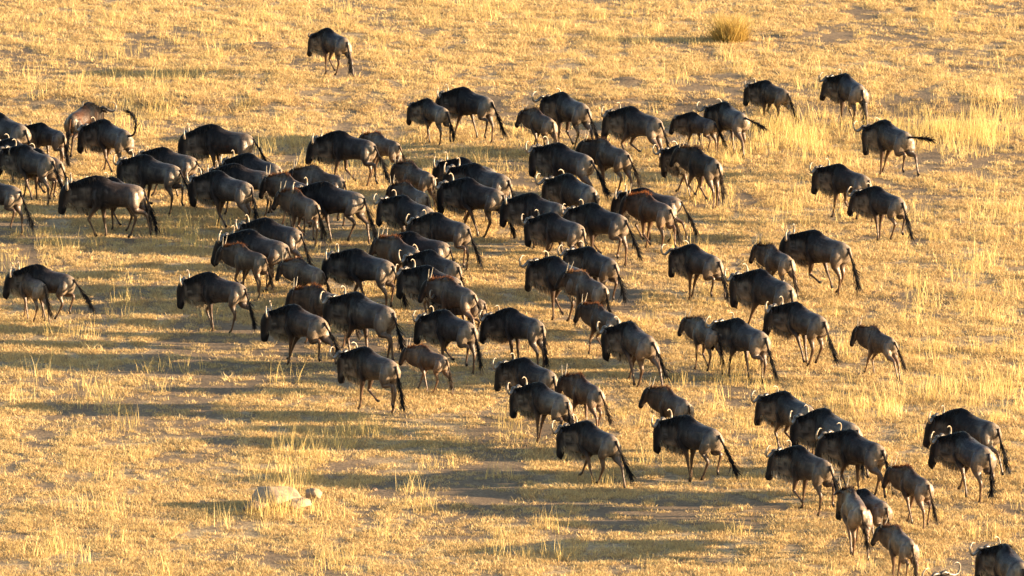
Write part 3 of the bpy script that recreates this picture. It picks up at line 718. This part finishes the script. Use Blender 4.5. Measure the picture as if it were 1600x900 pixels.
# ------------------------------------------------------------------ grass
PROTO = bpy.data.collections.new('grass_prototypes')      # not linked to the scene: only a source for instancing
def blades(n, rad, h0, h1, lean, width, seed, bend=.4, seg=2, dirbias=0):
    r = np.random.default_rng(seed)
    a = r.random(n) * 2 * math.pi; q = np.sqrt(r.random(n)) * rad
    roots = np.stack([q * np.cos(a), q * np.sin(a), -.01 + 0 * q], 1)
    h = h0 + (h1 - h0) * r.random(n) ** 1.6
    la = r.random(n) * 2 * math.pi; le = np.abs(r.normal(0, lean, n))
    D = np.stack([np.sin(le) * np.cos(la), np.sin(le) * np.sin(la), np.cos(le)], 1)
    fa = r.random(n) * math.pi; S = np.stack([np.cos(fa), np.sin(fa), 0 * fa], 1) * (width * (.6 + .8 * r.random(n)))[:, None]
    hh = h[:, None]
    B = np.stack([np.cos(la), np.sin(la), -.5 + 0 * la], 1)
    p1 = roots + D * hh * .5 + B * hh * bend * .15 ; p2 = roots + D * hh + B * hh * bend * .5
    p2[:, 2] = np.maximum(p2[:, 2], .004); p1[:, 2] = np.maximum(p1[:, 2], .006)
    V = np.stack([roots - S, roots + S, p1 - S * .8, p1 + S * .8, p2], 1).reshape(-1, 3)
    b = np.arange(n)[:, None] * 5
    F = np.concatenate([b + np.array([[0, 1, 3]]), b + np.array([[0, 3, 2]]), b + np.array([[2, 3, 4]])], 0)
    return V, F, np.repeat(r.random(n), 5)
def proto(name, V, F, T, mat):
    o = bpy.data.objects.new(name, make_mesh(name, V, F, mat, T, False, 'tone')); PROTO.objects.link(o)
def heads(V, F, T, seed, n, rad, h):     # drooping seed heads on tall stalks
    return V, F, T
for k in range(6): proto('aa_short_%d' % k, *blades(80, .15, .02, .10, .85, .0045, 50 + k, .5), M_grass)
for k in range(4): proto('ab_tuft_%d' % k, *blades(90, .20, .04, .20, .60, .0045, 70 + k, .6), M_grass)
for k in range(5): proto('ac_tall_%d' % k, *blades(26, .34, .22, .80, .17, .0042, 90 + k, .35), M_tall)

def scatter(name, pts, rz, sc, ix, kind_mat=None):
    me = bpy.data.meshes.new(name); me.vertices.add(len(pts)); me.vertices.foreach_set('co', np.asarray(pts, np.float32).ravel())
    for nm, ty, ar in (('rz', 'FLOAT', rz), ('sc', 'FLOAT', sc), ('ix', 'INT', ix)):
        a = me.attributes.new(nm, ty, 'POINT'); a.data.foreach_set('value', np.asarray(ar, np.float32 if ty == 'FLOAT' else np.int32))
    o = link(name, me); o['kind'] = 'stuff'
    ng = bpy.data.node_groups.new(name, 'GeometryNodeTree')
    ng.interface.new_socket('Geometry', in_out='INPUT', socket_type='NodeSocketGeometry'); ng.interface.new_socket('Geometry', in_out='OUTPUT', socket_type='NodeSocketGeometry')
    N = ng.nodes; Lk = ng.links
    gi = N.new('NodeGroupInput'); go = N.new('NodeGroupOutput'); ip = N.new('GeometryNodeInstanceOnPoints'); ci = N.new('GeometryNodeCollectionInfo')
    ci.inputs['Collection'].default_value = PROTO; ci.inputs['Separate Children'].default_value = True; ci.inputs['Reset Children'].default_value = True
    def na(nm, ty):
        n = N.new('GeometryNodeInputNamedAttribute'); n.data_type = ty; n.inputs['Name'].default_value = nm; return n.outputs['Attribute']
    Lk.new(gi.outputs[0], ip.inputs['Points']); Lk.new(ci.outputs[0], ip.inputs['Instance']); ip.inputs['Pick Instance'].default_value = True
    Lk.new(na('ix', 'INT'), ip.inputs['Instance Index'])
    cx = N.new('ShaderNodeCombineXYZ'); Lk.new(na('rz', 'FLOAT'), cx.inputs['Z']); Lk.new(cx.outputs[0], ip.inputs['Rotation'])
    Lk.new(na('sc', 'FLOAT'), ip.inputs['Scale']); Lk.new(ip.outputs[0], go.inputs[0])
    m = o.modifiers.new('grass', 'NODES'); m.node_group = ng
    return o
def region(n, seed):
    r = np.random.default_rng(seed); Y = 186 + r.random(n) * 80
    half = Y * 0.0492 + 2.5
    return (r.random(n) * 2 - 1) * half, Y, r
# short straw layer
X, Y, r = region(190000, 1)
dens = .30 + .70 * sstep(.34, .52, fbm(X * 1.5, Y * 1.0, 31, 3))
dens *= .26 + .74 * sstep(.34, .6, vnoise(X * 3.6, Y * 1.7, 35))
dens *= 1 - .9 * bareness(X, Y)
k = r.random(len(X)) < dens; X, Y = X[k], Y[k]
scatter('short_dry_grass', np.stack([X, Y, terrain(X, Y)], 1), r.random(len(X)) * 6.28, .7 + .6 * r.random(len(X)), r.integers(0, 6, len(X)))
# tufts
X, Y, r = region(24000, 2)
dn = sstep(.48, .66, fbm(X * .45, Y * .45, 41, 3)); farb = sstep(225, 250, Y)
k = r.random(len(X)) < (.04 + .5 * dn + .25 * farb) * (1 - trampled(X, Y)) * (1 - bareness(X, Y)); X, Y = X[k], Y[k]
scatter('grass_tufts', np.stack([X, Y, terrain(X, Y)], 1), r.random(len(X)) * 6.28, .6 + .7 * r.random(len(X)), 6 + r.integers(0, 4, len(X)))
# tall stalks: where the photo has them (photo px: x, y, rx, ry, amount)
BLOBS = [(1212, 200, 30, 9, 20), (1250, 225, 40, 22, 18), (1480, 215, 140, 22, 44), (1550, 420, 60, 160, 30), (1330, 290, 150, 60, 20), (1480, 610, 130, 30, 26), (1100, 300, 30, 10, 12), (1500, 205, 90, 14, 36), (430, 797, 40, 5, 8),
         (230, 165, 90, 40, 26), (140, 130, 160, 60, 22), (600, 240, 120, 30, 14), (470, 250, 60, 35, 8), (1245, 205, 45, 30, 34), (1200, 190, 25, 22, 10), (1440, 190, 170, 35, 40), (1110, 245, 120, 35, 24),
         (1300, 330, 260, 60, 24), (1540, 300, 80, 120, 20), (1440, 560, 160, 70, 30), (1550, 600, 70, 60, 18), (1480, 450, 120, 60, 12), (450, 735, 55, 30, 16), (490, 690, 60, 25, 12), (590, 668, 40, 12, 6),
         (790, 670, 20, 30, 3), (80, 380, 120, 40, 14), (300, 370, 50, 25, 10), (860, 230, 60, 35, 10), (930, 300, 80, 30, 10), (380, 40, 260, 40, 36), (800, 40, 240, 50, 16), (60, 450, 60, 20, 8),
         (50, 860, 120, 40, 10), (1160, 640, 60, 30, 8), (1340, 640, 60, 20, 8), (1100, 560, 80, 30, 6), (1150, 570, 60, 40, 10), (720, 250, 60, 20, 8), (880, 250, 40, 20, 8), (1560, 170, 60, 30, 16), (340, 230, 30, 25, 6)]
P = []; r = np.random.default_rng(5)
for bx, by, ax, ay, n in BLOBS:
    for j in range(n):
        q = unproject(bx + r.normal(0, ax * .6), by + r.normal(0, ay * .6)); P.append((q[0], q[1]))
X0, Y0, r2 = region(420, 6); P += list(zip(X0, Y0)); P = np.array(P)
scatter('tall_dry_grass', np.stack([P[:, 0], P[:, 1], terrain(P[:, 0], P[:, 1])], 1), r.random(len(P)) * 6.28, .45 + .65 * r.random(len(P)), 10 + r.integers(0, 5, len(P)))

# the tussock at the top
q = unproject(1141, 70)
T = bpy.data.objects.new('grass_tussock', None); COL.objects.link(T); T.location = (q[0], q[1], float(terrain(q[0], q[1])))
tag(T, 'round greenish gold grass tussock standing alone on the plain above the herd', 'grass tussock')
V, F, t = blades(1500, .38, .24, .98, .44, .006, 400, .45); link('blades', make_mesh('blades', V, F, M_tuss, t, False, 'tone'), T)
V, F, t = blades(260, .42, .10, .45, .9, .008, 401, .8); link('dead_base', make_mesh('dead_base', V, F, M_tuss, t * .3, False, 'tone'), T)

# ------------------------------------------------------------------ rocks
def rock(name, px, py, size, seed, mat, label, cat='rock', sink=.52):
    import bmesh
    bm = bmesh.new(); bmesh.ops.create_icosphere(bm, subdivisions=4, radius=1)
    r = np.random.default_rng(seed); V = np.array([v.co[:] for v in bm.verts])
    for _ in range(14):                                            # chop flat facets
        nrm = r.normal(0, 1, 3); nrm /= np.linalg.norm(nrm); dd = .62 + .3 * r.random(); t = V @ nrm - dd
        V = V - np.outer(np.maximum(t, 0) * .85, nrm)
    V = V * (1 + .42 * (fbm(V[:, 0] * 2.6 + V[:, 2] + 9, V[:, 1] * 2.6 - V[:, 2] + 9, seed, 4) - .5)[:, None]) * np.array(size)
    F = np.array([[v.index for v in f.verts] for f in bm.faces]); bm.free()
    q = unproject(px, py); o = link(name, make_mesh(name, V, F, mat))
    o.location = (q[0], q[1], float(terrain(q[0], q[1])) + size[2] * (1 - sink) - .02); o.rotation_euler = (0, 0, r.random() * .4 - .2)
    tag(o, label, cat)
rock('boulder', 434, 784, (.50, .50, .26), 3, M_rock, 'large pale flat topped boulder in tall stalks at the lower left')
rock('boulder', 463, 787, (.28, .40, .15), 8, M_rock, 'low pale slab of rock leaning against the right side of the large boulder')
rock('boulder', 489, 771, (.20, .18, .15), 5, M_rock, 'small pointed pale rock right of the large boulder')
rock('boulder', 398, 793, (.23, .20, .14), 6, M_rock2, 'dark brown rock in the shade left of the large boulder')
rock('stone', 585, 757, (.06, .05, .05), 9, M_rock2, 'small dark stone on shaded straw right of the boulders', 'stone')
rock('stone', 706, 875, (.12, .09, .05), 10, M_rock, 'pale stone half sunk near the bottom of the plain', 'stone')
rock('stone', 616, 121, (.08, .06, .05), 12, M_rock2, 'small brown stone above the herd left of the top centre pair', 'stone')
